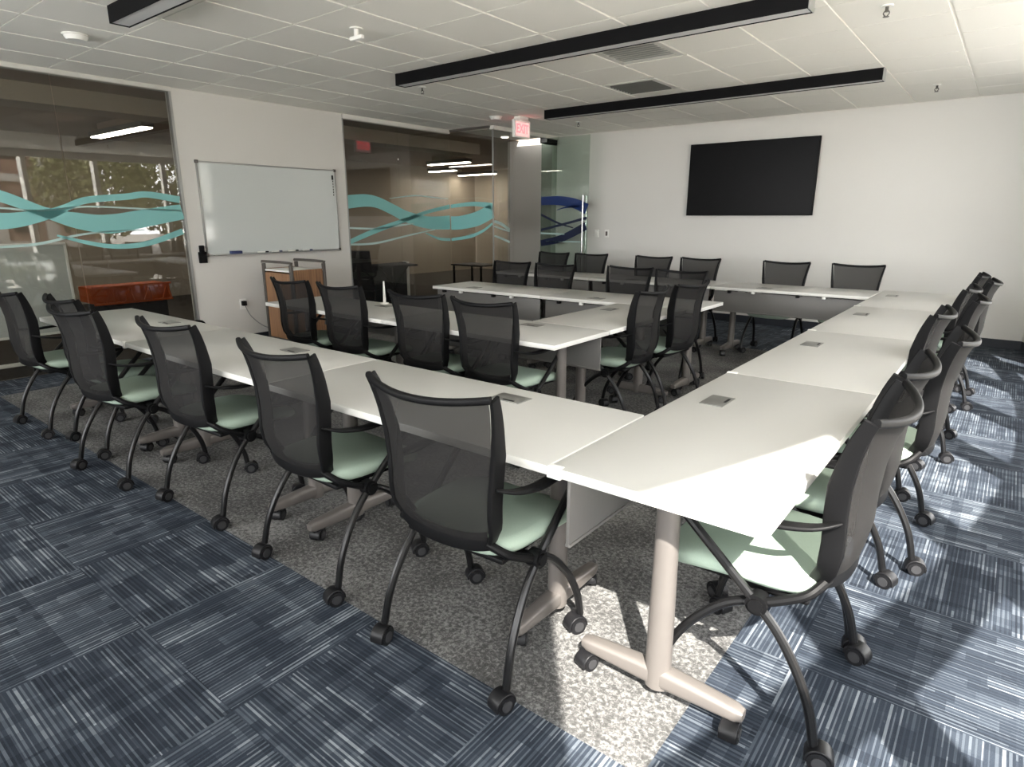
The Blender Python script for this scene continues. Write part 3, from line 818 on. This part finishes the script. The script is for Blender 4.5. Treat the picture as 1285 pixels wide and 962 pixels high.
# slim white stand on the near inner table row
t = thing('table_stand', 'slim white stand upright on the inner table, between the second and third chairs', 'stand', (-4.06, 3.42, ZTOP))
bm = bmesh.new(); add_cyl(bm, (0, 0, 0.004), 0.035, 0.008, n=20); obj('stand_base', bm, M['plate'], t, smooth=True)
bm = bmesh.new()
add_sweep(bm, [(0, 0, 0.006), (0, 0, 0.10), (0, 0, 0.185)], rrect(0.026, 0.018, 0.006), Vector((1, 0, 0)), [1.0, 0.75, 0.5])
obj('stand_post', bm, M['plate'], t, smooth=True)

# ------------------------------------------------------------------ wall-mounted things
# television
t = thing('television', 'large black flat television mounted on the back wall', 'television', (-2.945, TY, 1.94))
box('screen', (0, -0.082, 0), (1.655, 0.010, 0.925), M['screen'], t)
bm = bmesh.new(); add_box(bm, (0, -0.058, 0), (1.685, 0.045, 0.955), 0.006)
obj('bezel', bm, M['black'], t, smooth=True)
box('wall_mount', (0, -0.018, 0), (0.6, 0.036, 0.4), M['black_metal'], t)
# switches
for k, (x, lab) in enumerate(((-5.30, 'left white light switch plate beside the glass door'), (-5.12, 'right white light switch plate with grey rocker left of the television'))):
    t = thing('light_switch', lab, 'switch', (x, TY, 1.19), 0, 'switch plates by the door')
    box('plate', (0, -0.004, 0), (0.075, 0.008, 0.118), M['plate'], t, bev=0.002)
    box('rocker', (0, -0.010, 0), (0.034, 0.006, 0.066), M['grey_metal'] if k else M['plate'], t, bev=0.001)
# whiteboard
t = thing('whiteboard', 'large white markerboard with slim metal frame on the left wall', 'whiteboard', (LX, 4.26, 1.52))
HW, HH = 0.872, 0.485
box('writing_surface', (0.014, 0, 0), (0.012, 2 * HW - 0.01, 2 * HH - 0.01), M['wboard'], t)
bm = bmesh.new()
for z in (-HH, HH): add_box(bm, (0.014, 0, z), (0.024, 2 * HW + 0.02, 0.016), 0.003)
for y in (-HW, HW): add_box(bm, (0.014, y, 0), (0.024, 0.016, 2 * HH), 0.003)
obj('frame', bm, M['alu'], t, smooth=True)
bm = bmesh.new(); add_box(bm, (0.05, 0, -HH - 0.004), (0.075, 2 * HW - 0.1, 0.010), 0.003)
obj('pen_tray', bm, M['alu'], t, smooth=True)
bm = bmesh.new()
for y in (-HW, HW):
    for z in (-HH, HH): add_box(bm, (0.016, y, z), (0.030, 0.034, 0.034), 0.006)
obj('corner_cap', bm, M['grey_metal'], t, smooth=True)
def marker(y, col, lab):
    q = thing('dry_erase_marker', lab, 'marker', (LX + 0.05, y, 1.52 - HH + 0.009), 0, 'markers on the whiteboard tray')
    bm = bmesh.new(); add_cyl(bm, (0, -0.012, 0), 0.008, 0.095, 'Y', 12); obj('barrel', bm, M['plate'], q, smooth=True)
    bm = bmesh.new(); add_cyl(bm, (0, 0.056, 0), 0.0085, 0.042, 'Y', 12); obj('cap', bm, M[col], q, smooth=True)
marker(4.02, 'black', 'leftmost marker lying on the whiteboard tray')
marker(4.20, 'blue_cap', 'second marker from left on the whiteboard tray')
marker(4.42, 'black', 'third marker from left on the whiteboard tray')
marker(4.62, 'blue_cap', 'rightmost marker lying on the whiteboard tray')
e_ = box('whiteboard_eraser', (LX + 0.05, 3.70, 1.52 - HH + 0.017), (0.05, 0.13, 0.032), M['blue_cap'], None, bev=0.005)
tag(e_, 'dark blue eraser on the left end of the whiteboard tray', 'eraser')
t = thing('magnet_strip', 'narrow dark magnetic strip in the whiteboard upper right corner', 'magnet', (LX + 0.020, 5.09, 1.83))
bm = bmesh.new()
add_box(bm, (0.004, 0, 0.09), (0.008, 0.022, 0.055), 0.002)
for k in range(6): add_box(bm, (0.004, 0.004, 0.045 - k * 0.033), (0.006, 0.010, 0.018), 0.002)
obj('strip', bm, M['black'], t)
# black wall phone / control
t = thing('wall_handset', 'black handset hanging on the white wall left of the whiteboard', 'phone', (LX, 3.335, 1.04))
box('cradle', (0.016, 0, -0.03), (0.032, 0.085, 0.12), M['black'], t, bev=0.006)
box('handset', (0.030, -0.008, 0.05), (0.030, 0.052, 0.10), M['black'], t, bev=0.008)
# outlet with plug and cable
t = thing('wall_outlet', 'white wall outlet low on the whiteboard wall', 'outlet', (LX, 3.74, 0.46))
box('plate', (0.004, 0, 0), (0.008, 0.078, 0.12), M['plate'], t, bev=0.002)
t = thing('power_cord', 'thin grey power cord with black plug running to the lectern', 'cord', (LX, 3.74, 0.47))
box('plug', (0.030, 0, 0), (0.044, 0.05, 0.055), M['black'], t, bev=0.006)
bm = bmesh.new(); add_tube(bm, [(0.045, 0, -0.02), (0.05, 0.05, -0.14), (0.07, 0.16, -0.26), (0.14, 0.27, -0.33), (0.26, 0.36, -0.36)], 0.006, n=8)
obj('cable', bm, M['alu'], t, smooth=True)

# lectern: wooden cart with grey posts and handle rails
t = thing('lectern', 'wooden lectern cart with grey metal posts and handles against the whiteboard wall', 'lectern', (-6.44, 4.12, 0))
A, B, ZL = 0.27, 0.21, 0.86
bm = bmesh.new()
add_box(bm, (0, -B, 0.46), (2 * A - 0.05, 0.018, 0.74), 0.002)
obj('front_panel', bm, M['wood'], t)
bm = bmesh.new(); add_box(bm, (A, 0, 0.48), (0.018, 2 * B - 0.05, 0.78), 0.002); obj('side_panel', bm, M['wood'], t)
bm = bmesh.new(); add_box(bm, (-A, 0, 0.48), (0.018, 2 * B - 0.05, 0.78), 0.002); obj('side_panel', bm, M['wood'], t)
bm = bmesh.new(); add_box(bm, (0, B, 0.46), (2 * A - 0.05, 0.018, 0.74), 0.002); obj('rear_panel', bm, M['wood'], t)
box('top_shelf', (0, 0, 0.855), (2 * A, 2 * B, 0.02), M['plate'], t, bev=0.003)
box('bottom_shelf', (0, 0, 0.09), (2 * A, 2 * B, 0.03), M['grey_metal'], t, bev=0.003)
for sx in (-1, 1):
    for sy in (-1, 1):
        box('post', (sx * A, sy * B, 0.50), (0.036, 0.036, 0.86), M['grey_metal'], t, bev=0.006)
        bm = bmesh.new(); add_caster(bm, sx * A, sy * B, r=0.027); obj('caster', bm, [M['caster'], M['caster_face']], t, smooth=True)
for sy in (-1, 1):
    bm = bmesh.new()
    add_sweep(bm, smooth_path([(-A - 0.03, sy * B, 0.945), (-A + 0.02, sy * B, 0.95), (A - 0.02, sy * B, 0.95), (A, sy * B, 0.93)], 3), rrect(0.022, 0.03, 0.008), Vector((0, 1, 0)))
    obj('handle', bm, M['grey_metal'], t, smooth=True)
t.rotation_euler = (0, 0, 0)

# rolling whiteboard at the far left
t = thing('rolling_whiteboard', 'white rolling board on a low steel base behind the front left glass', 'whiteboard', (-7.28, 1.46, 0))
box('board', (0, 0, 0.76), (0.024, 1.40, 0.84), M['wboard'], t, bev=0.004)
bm = bmesh.new()
for z in (0.335, 1.185): add_box(bm, (0, 0, z), (0.034, 1.43, 0.024), 0.004)
for y in (-0.705, 0.705): add_box(bm, (0, y, 0.76), (0.034, 0.024, 0.85), 0.004)
obj('board_frame', bm, M['plate'], t, smooth=True)
box('base_rail', (0, -0.2, 0.075), (0.030, 0.93, 0.036), M['plate'], t, bev=0.006)
for y in (-0.64, 0.26):
    bm = bmesh.new(); add_box(bm, (0, y, 0.20), (0.030, 0.036, 0.25), 0.006)
    lg = obj('upright', bm, M['plate'], t, smooth=True)
    bm = bmesh.new(); add_box(bm, (-0.05, y, 0.085), (0.50, 0.045, 0.032), 0.010); obj('foot', bm, M['plate'], lg, smooth=True)
    for x in (-0.27, 0.17):
        bm = bmesh.new(); add_caster(bm, x, y, r=0.027); obj('caster', bm, [M['caster'], M['caster_face']], lg, smooth=True)
# black bag on the floor by the wall seen over the table
t = thing('handbag', 'small black bag on the floor by the left wall, beyond the front row', 'bag', (-6.62, 3.02, 0))
bm = bmesh.new(); add_box(bm, (0, 0, 0.15), (0.16, 0.36, 0.30), 0.05, seg=3); obj('bag_body', bm, M['black'], t, smooth=True)
bm = bmesh.new(); add_tube(bm, [(0, -0.12, 0.28), (0, -0.07, 0.37), (0, 0.07, 0.37), (0, 0.12, 0.28)], 0.012, ref=Vector((1, 0, 0))); obj('strap', bm, M['black'], t, smooth=True)

# ------------------------------------------------------------------ exit sign
t = thing('exit_sign', 'red lit EXIT sign hanging from the ceiling near the glass door', 'sign', (-5.34, 6.95, CEIL - 0.009))
bm = bmesh.new(); add_box(bm, (0, 0, -0.02), (0.09, 0.20, 0.04), 0.006); obj('canopy', bm, M['plate'], t, smooth=True)
bm = bmesh.new()
for z in (-0.050, -0.247): add_box(bm, (0, 0, z), (0.045, 0.335, 0.020), 0.004)
for y in (-0.158, 0.158): add_box(bm, (0, y, -0.148), (0.045, 0.020, 0.20), 0.004)
obj('housing', bm, M['plate'], t, smooth=True)
box('face', (0, 0, -0.148), (0.034, 0.30, 0.185), M['exit_face'], t)
for side in (1, -1):
    cu = bpy.data.curves.new('exit_letters', 'FONT'); cu.body = 'EXIT'; cu.size = 0.155; cu.align_x = 'CENTER'; cu.align_y = 'CENTER'
    cu.extrude = 0.0015; cu.offset = 0.004
    tmp = bpy.data.objects.new('tmp_letters', cu); link(tmp)
    dg = bpy.context.evaluated_depsgraph_get()
    me = bpy.data.meshes.new_from_object(tmp.evaluated_get(dg))
    bpy.data.objects.remove(tmp); bpy.data.curves.remove(cu)
    me.materials.clear(); me.materials.append(M['exit_red'])
    o = bpy.data.objects.new('letters', me); link(o); o.parent = t
    o.location = (side * 0.0195, 0, -0.148); o.rotation_euler = (PI / 2, 0, side * PI / 2); o.scale = (0.82, 1, 1)

# ------------------------------------------------------------------ ceiling fixtures
def pendant(x0, x1, y, label):
    t = thing('linear_pendant', label, 'light', ((x0 + x1) / 2, y, CEIL - 0.009), 0, 'black linear pendants')
    L = x1 - x0
    bm = bmesh.new()
    for sy in (-1, 1): add_box(bm, (0, sy * 0.056, -0.050), (L, 0.006, 0.100))
    for sx in (-1, 1): add_box(bm, (sx * (L / 2 - 0.003), 0, -0.050), (0.006, 0.106, 0.100))
    add_box(bm, (0, 0, -0.010), (L - 0.012, 0.106, 0.02))
    obj('housing', bm, M['pend'], t)
    box('lens', (0, 0, -0.088), (L - 0.014, 0.104, 0.014), M['lens'], t)
    bm = bmesh.new()
    for sx in (-1, 1): add_box(bm, (sx * (L / 2 + 0.002), 0, -0.050), (0.004, 0.116, 0.102))
    obj('end_cap', bm, M['alu'], t)
pendant(-4.70, -1.16, 4.28, 'long black linear pendant crossing the ceiling in the middle')
pendant(-4.78, -1.15, 6.74, 'long black linear pendant nearest the television wall')
pendant(-4.66, -1.14, 1.90, 'black linear pendant cut off at the top left edge')

def vent(ci, cj, label, lit):  # flag picks paler backing and louvres, and a flatter blade tilt
    x = GX0 + (ci + 0.5) * GXP; y = GY0 + (cj + 0.5) * GYP
    t = thing('ceiling_vent', label, 'vent', (x, y, CEIL), 0, 'square ceiling vents')
    bm = bmesh.new(); s = 0.28
    for a in (-1, 1):
        add_box(bm, (a * (s - 0.025), 0, -0.006), (0.05, 2 * s, 0.012)); add_box(bm, (0, a * (s - 0.025), -0.006), (2 * s - 0.1, 0.05, 0.012))
    obj('frame', bm, M['white_trim'], t)
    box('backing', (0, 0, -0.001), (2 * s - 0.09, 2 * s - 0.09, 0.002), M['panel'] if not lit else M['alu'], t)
    bm = bmesh.new()
    for k in range(8):
        yy = -s + 0.075 + k * (2 * s - 0.15) / 7
        v = add_box(bm, (0, 0, 0), (2 * s - 0.1, 0.040, 0.002))
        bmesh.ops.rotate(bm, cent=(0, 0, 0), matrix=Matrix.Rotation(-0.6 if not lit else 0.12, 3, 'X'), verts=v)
        bmesh.ops.translate(bm, vec=(0, yy, -0.012), verts=v)
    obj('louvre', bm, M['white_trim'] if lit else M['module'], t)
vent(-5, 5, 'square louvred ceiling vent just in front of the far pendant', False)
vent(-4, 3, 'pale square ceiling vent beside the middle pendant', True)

def sprinkler(x, y, label):
    t = thing('sprinkler_head', label, 'sprinkler', (x, y, CEIL - 0.009), 0, 'ceiling sprinklers')
    bm = bmesh.new(); add_cyl(bm, (0, 0, -0.004), 0.036, 0.008, n=24); obj('escutcheon', bm, M['plate'], t, smooth=True)
    bm = bmesh.new()
    add_cyl(bm, (0, 0, -0.022), 0.010, 0.030, n=12)
    for a in (-1, 1): add_tube(bm, [(a * 0.008, 0, -0.03), (a * 0.017, 0, -0.045), (a * 0.004, 0, -0.062)], 0.0035, n=8, smooth_n=3)
    obj('body', bm, M['grey_metal'], t, smooth=True)
    bm = bmesh.new(); add_cyl(bm, (0, 0, -0.064), 0.018, 0.003, n=16); obj('deflector', bm, M['grey_metal'], t, smooth=True)
sprinkler(-0.86, 4.83, 'ceiling sprinkler at the top right edge of the picture')
sprinkler(-0.86, 7.85, 'ceiling sprinkler closest to the right end of the television wall')
sprinkler(-4.94, 4.79, 'ceiling sprinkler under the left end of the middle pendant')
sprinkler(-4.97, 7.75, 'ceiling sprinkler above the glass door')
def smoke(x, y, label, r=0.085):
    t = thing('smoke_detector', label, 'detector', (x, y, CEIL - 0.009), 0, 'round ceiling detectors')
    bm = bmesh.new(); add_cyl(bm, (0, 0, -0.006), r, 0.012, n=32); obj('base', bm, M['white_trim'], t, smooth=True)
    bm = bmesh.new(); add_cyl(bm, (0, 0, -0.026), r * 0.72, 0.030, n=32, r2=r * 0.92); obj('cover', bm, M['plate'], t, smooth=True)
smoke(-5.54, 1.95, 'round white detector on the ceiling at the upper left')
smoke(-5.56, 6.69, 'round white detector on the ceiling left of the EXIT sign')
t = thing('side_detector', 'white T-shaped ceiling sensor left of the middle pendant', 'sensor', (-3.83, 3.10, CEIL - 0.009))
bm = bmesh.new(); add_cyl(bm, (0, 0, -0.004), 0.045, 0.008, n=24); obj('base', bm, M['plate'], t, smooth=True)
bm = bmesh.new(); add_cyl(bm, (0, 0, -0.03), 0.018, 0.06, n=16)
add_box(bm, (0, 0, -0.062), (0.13, 0.035, 0.028), 0.010)
obj('head', bm, M['plate'], t, smooth=True)

# ------------------------------------------------------------------ outside (seen mirrored in the glass)
o = box('ground_outside', (30, 6, -0.35), (56.0, 120, 0.2), M['paving']); struct(o)
t = thing('brick_building', 'brick office building with white columns across the street, mirrored in the glass', 'building', (24, 2, -0.25))
bm = bmesh.new(); add_box(bm, (3, 0, 5.0), (6, 22, 10)); obj('wall', bm, M['brick'], t)
for k in range(10):
    y = -10 + k * 2.1
    box('column', (-0.1, y, 5.0), (0.35, 0.5, 10), M['concrete'], t)
    for z in (1.8, 5.2, 8.2):
        box('window', (-0.02, y + 1.05, z), (0.08, 1.0, 1.7), M['screen'], t)
for z in (0.4, 3.5, 6.8, 9.9): box('band', (-0.12, 0, z), (0.3, 22, 0.35), M['concrete'], t)
def tree(loc, r, h, lab):
    t = thing('street_tree', lab, 'tree', loc, 0, 'trees outside')
    bm = bmesh.new(); add_tube(bm, [(0, 0, 0), (0.05, 0.03, h * .4), (0, 0, h)], 0.16, ref=Vector((1, 0, 0))); obj('trunk', bm, M['bark'], t, smooth=True)
    bm = bmesh.new(); rnd = random.Random(int(loc[1] * 10))
    for k in range(5200):
        while True:
            p = Vector((rnd.uniform(-1, 1), rnd.uniform(-1, 1), rnd.uniform(-1, 1)))
            if 0.25 < p.length < 1 and rnd.random() < p.length: break
        c = Vector((p.x * r, p.y * r, h + p.z * r * 0.95))
        a = Vector((rnd.gauss(0, 1), rnd.gauss(0, 1), rnd.gauss(0, 1))).normalized(); b = a.orthogonal().normalized()
        q = a.cross(b); s_ = rnd.uniform(0.07, 0.15)
        bm.faces.new([bm.verts.new(c + b * s_), bm.verts.new(c + q * s_ * .6), bm.verts.new(c - b * s_), bm.verts.new(c - q * s_ * .6)])
    obj('crown', bm, M['leaf'], t)
tree((16.5, 10.6, -0.25), 2.3, 3.0, 'green street tree outside the windows, mirrored in the left glass')
tree((19.0, 14.8, -0.25), 2.7, 3.3, 'taller green tree farther along the street, mirrored in the left glass')

# ------------------------------------------------------------------ light
EXPO = 0.86
sun = bpy.data.lights.new('sun', 'SUN'); sun.energy = 14.5; sun.angle = math.radians(0.7); sun.color = (1.0, 0.95, 0.87)
so = bpy.data.objects.new('sun', sun); link(so)
el = math.radians(44.4)
dirv = Vector((-0.62 * math.cos(el), 0.785 * math.cos(el), -math.sin(el)))
so.rotation_euler = dirv.to_track_quat('-Z', 'Y').to_euler(); so.location = (12, -12, 14)

wd = bpy.data.worlds.new('sky'); sc.world = wd; wd.use_nodes = True
nt = wd.node_tree; bg = nt.nodes['Background']
sky = nt.nodes.new('ShaderNodeTexSky'); sky.sky_type = 'HOSEK_WILKIE'; sky.turbidity = 5.0; sky.ground_albedo = 0.5
sky.sun_direction = (-dirv).normalized()
mixn = nt.nodes.new('ShaderNodeMix'); mixn.data_type = 'RGBA'; mixn.inputs['Factor'].default_value = 0.85
geo = nt.nodes.new('ShaderNodeTexCoord'); sep = nt.nodes.new('ShaderNodeSeparateXYZ'); nt.links.new(geo.outputs['Generated'], sep.inputs[0])
hz = nt.nodes.new('ShaderNodeValToRGB'); el_ = hz.color_ramp.elements      # hazy day: bright horizon, dimmer zenith
el_[0].position = 0.0; el_[0].color = (0.99, 0.99, 0.985, 1); el_[1].position = 0.75; el_[1].color = (0.22, 0.22, 0.225, 1)
nt.links.new(sep.outputs['Z'], hz.inputs['Fac']); nt.links.new(hz.outputs['Color'], mixn.inputs['B'])
nt.links.new(sky.outputs['Color'], mixn.inputs['A']); nt.links.new(mixn.outputs['Result'], bg.inputs['Color'])
bg.inputs['Strength'].default_value = 9.0

# daylight portal in the window opening (guides sampling of the sky; gives off nothing itself)
pl = bpy.data.lights.new('window_portal', 'AREA'); pl.shape = 'RECTANGLE'; pl.size = 12.0; pl.size_y = HEAD - SILL
pl.cycles.is_portal = True
po = bpy.data.objects.new('window_portal', pl); link(po)
po.location = (AX + AR + 0.30, AY, (HEAD + SILL) / 2)
po.rotation_euler = Vector((-1, 0, 0)).to_track_quat('-Z', 'Z').to_euler()
pl = bpy.data.lights.new('added_window_portal', 'AREA'); pl.shape = 'RECTANGLE'; pl.size = FXB - FXA; pl.size_y = 1.75  # sky sampling through the added front windows
pl.cycles.is_portal = True
po = bpy.data.objects.new('added_window_portal', pl); link(po)
po.location = ((FXA + FXB) / 2, FYW - 0.1, 1.675)
po.rotation_euler = Vector((0, 1, 0)).to_track_quat('-Z', 'Z').to_euler()

# ------------------------------------------------------------------ camera
cam = bpy.data.cameras.new('camera'); co = bpy.data.objects.new('camera', cam); link(co)
f = 781.4; cam.sensor_fit = 'HORIZONTAL'; cam.sensor_width = 36.0; cam.lens = f * 36.0 / 1285; cam.clip_start = 0.02
yaw, pitch, roll = -0.6689, 0.2599, 0.0006
fw = Vector((math.sin(yaw) * math.cos(pitch), math.cos(yaw) * math.cos(pitch), -math.sin(pitch)))
rt = Vector((math.cos(yaw), -math.sin(yaw), 0)); upv = rt.cross(fw)
r2 = rt * math.cos(roll) + upv * math.sin(roll); u2 = upv * math.cos(roll) - rt * math.sin(roll)
m = Matrix((r2, u2, -fw)).transposed().to_4x4(); m.translation = Vector((0, 0, CAMZ))
co.matrix_world = m
sc.camera = co

sc.view_settings.view_transform = 'Standard'; sc.view_settings.look = 'None'
sc.view_settings.gamma = 1.0; sc.view_settings.use_curve_mapping = False
sc.view_settings.exposure = EXPO
sc.cycles.max_bounces = 10; sc.cycles.diffuse_bounces = 6; sc.cycles.transparent_max_bounces = 24
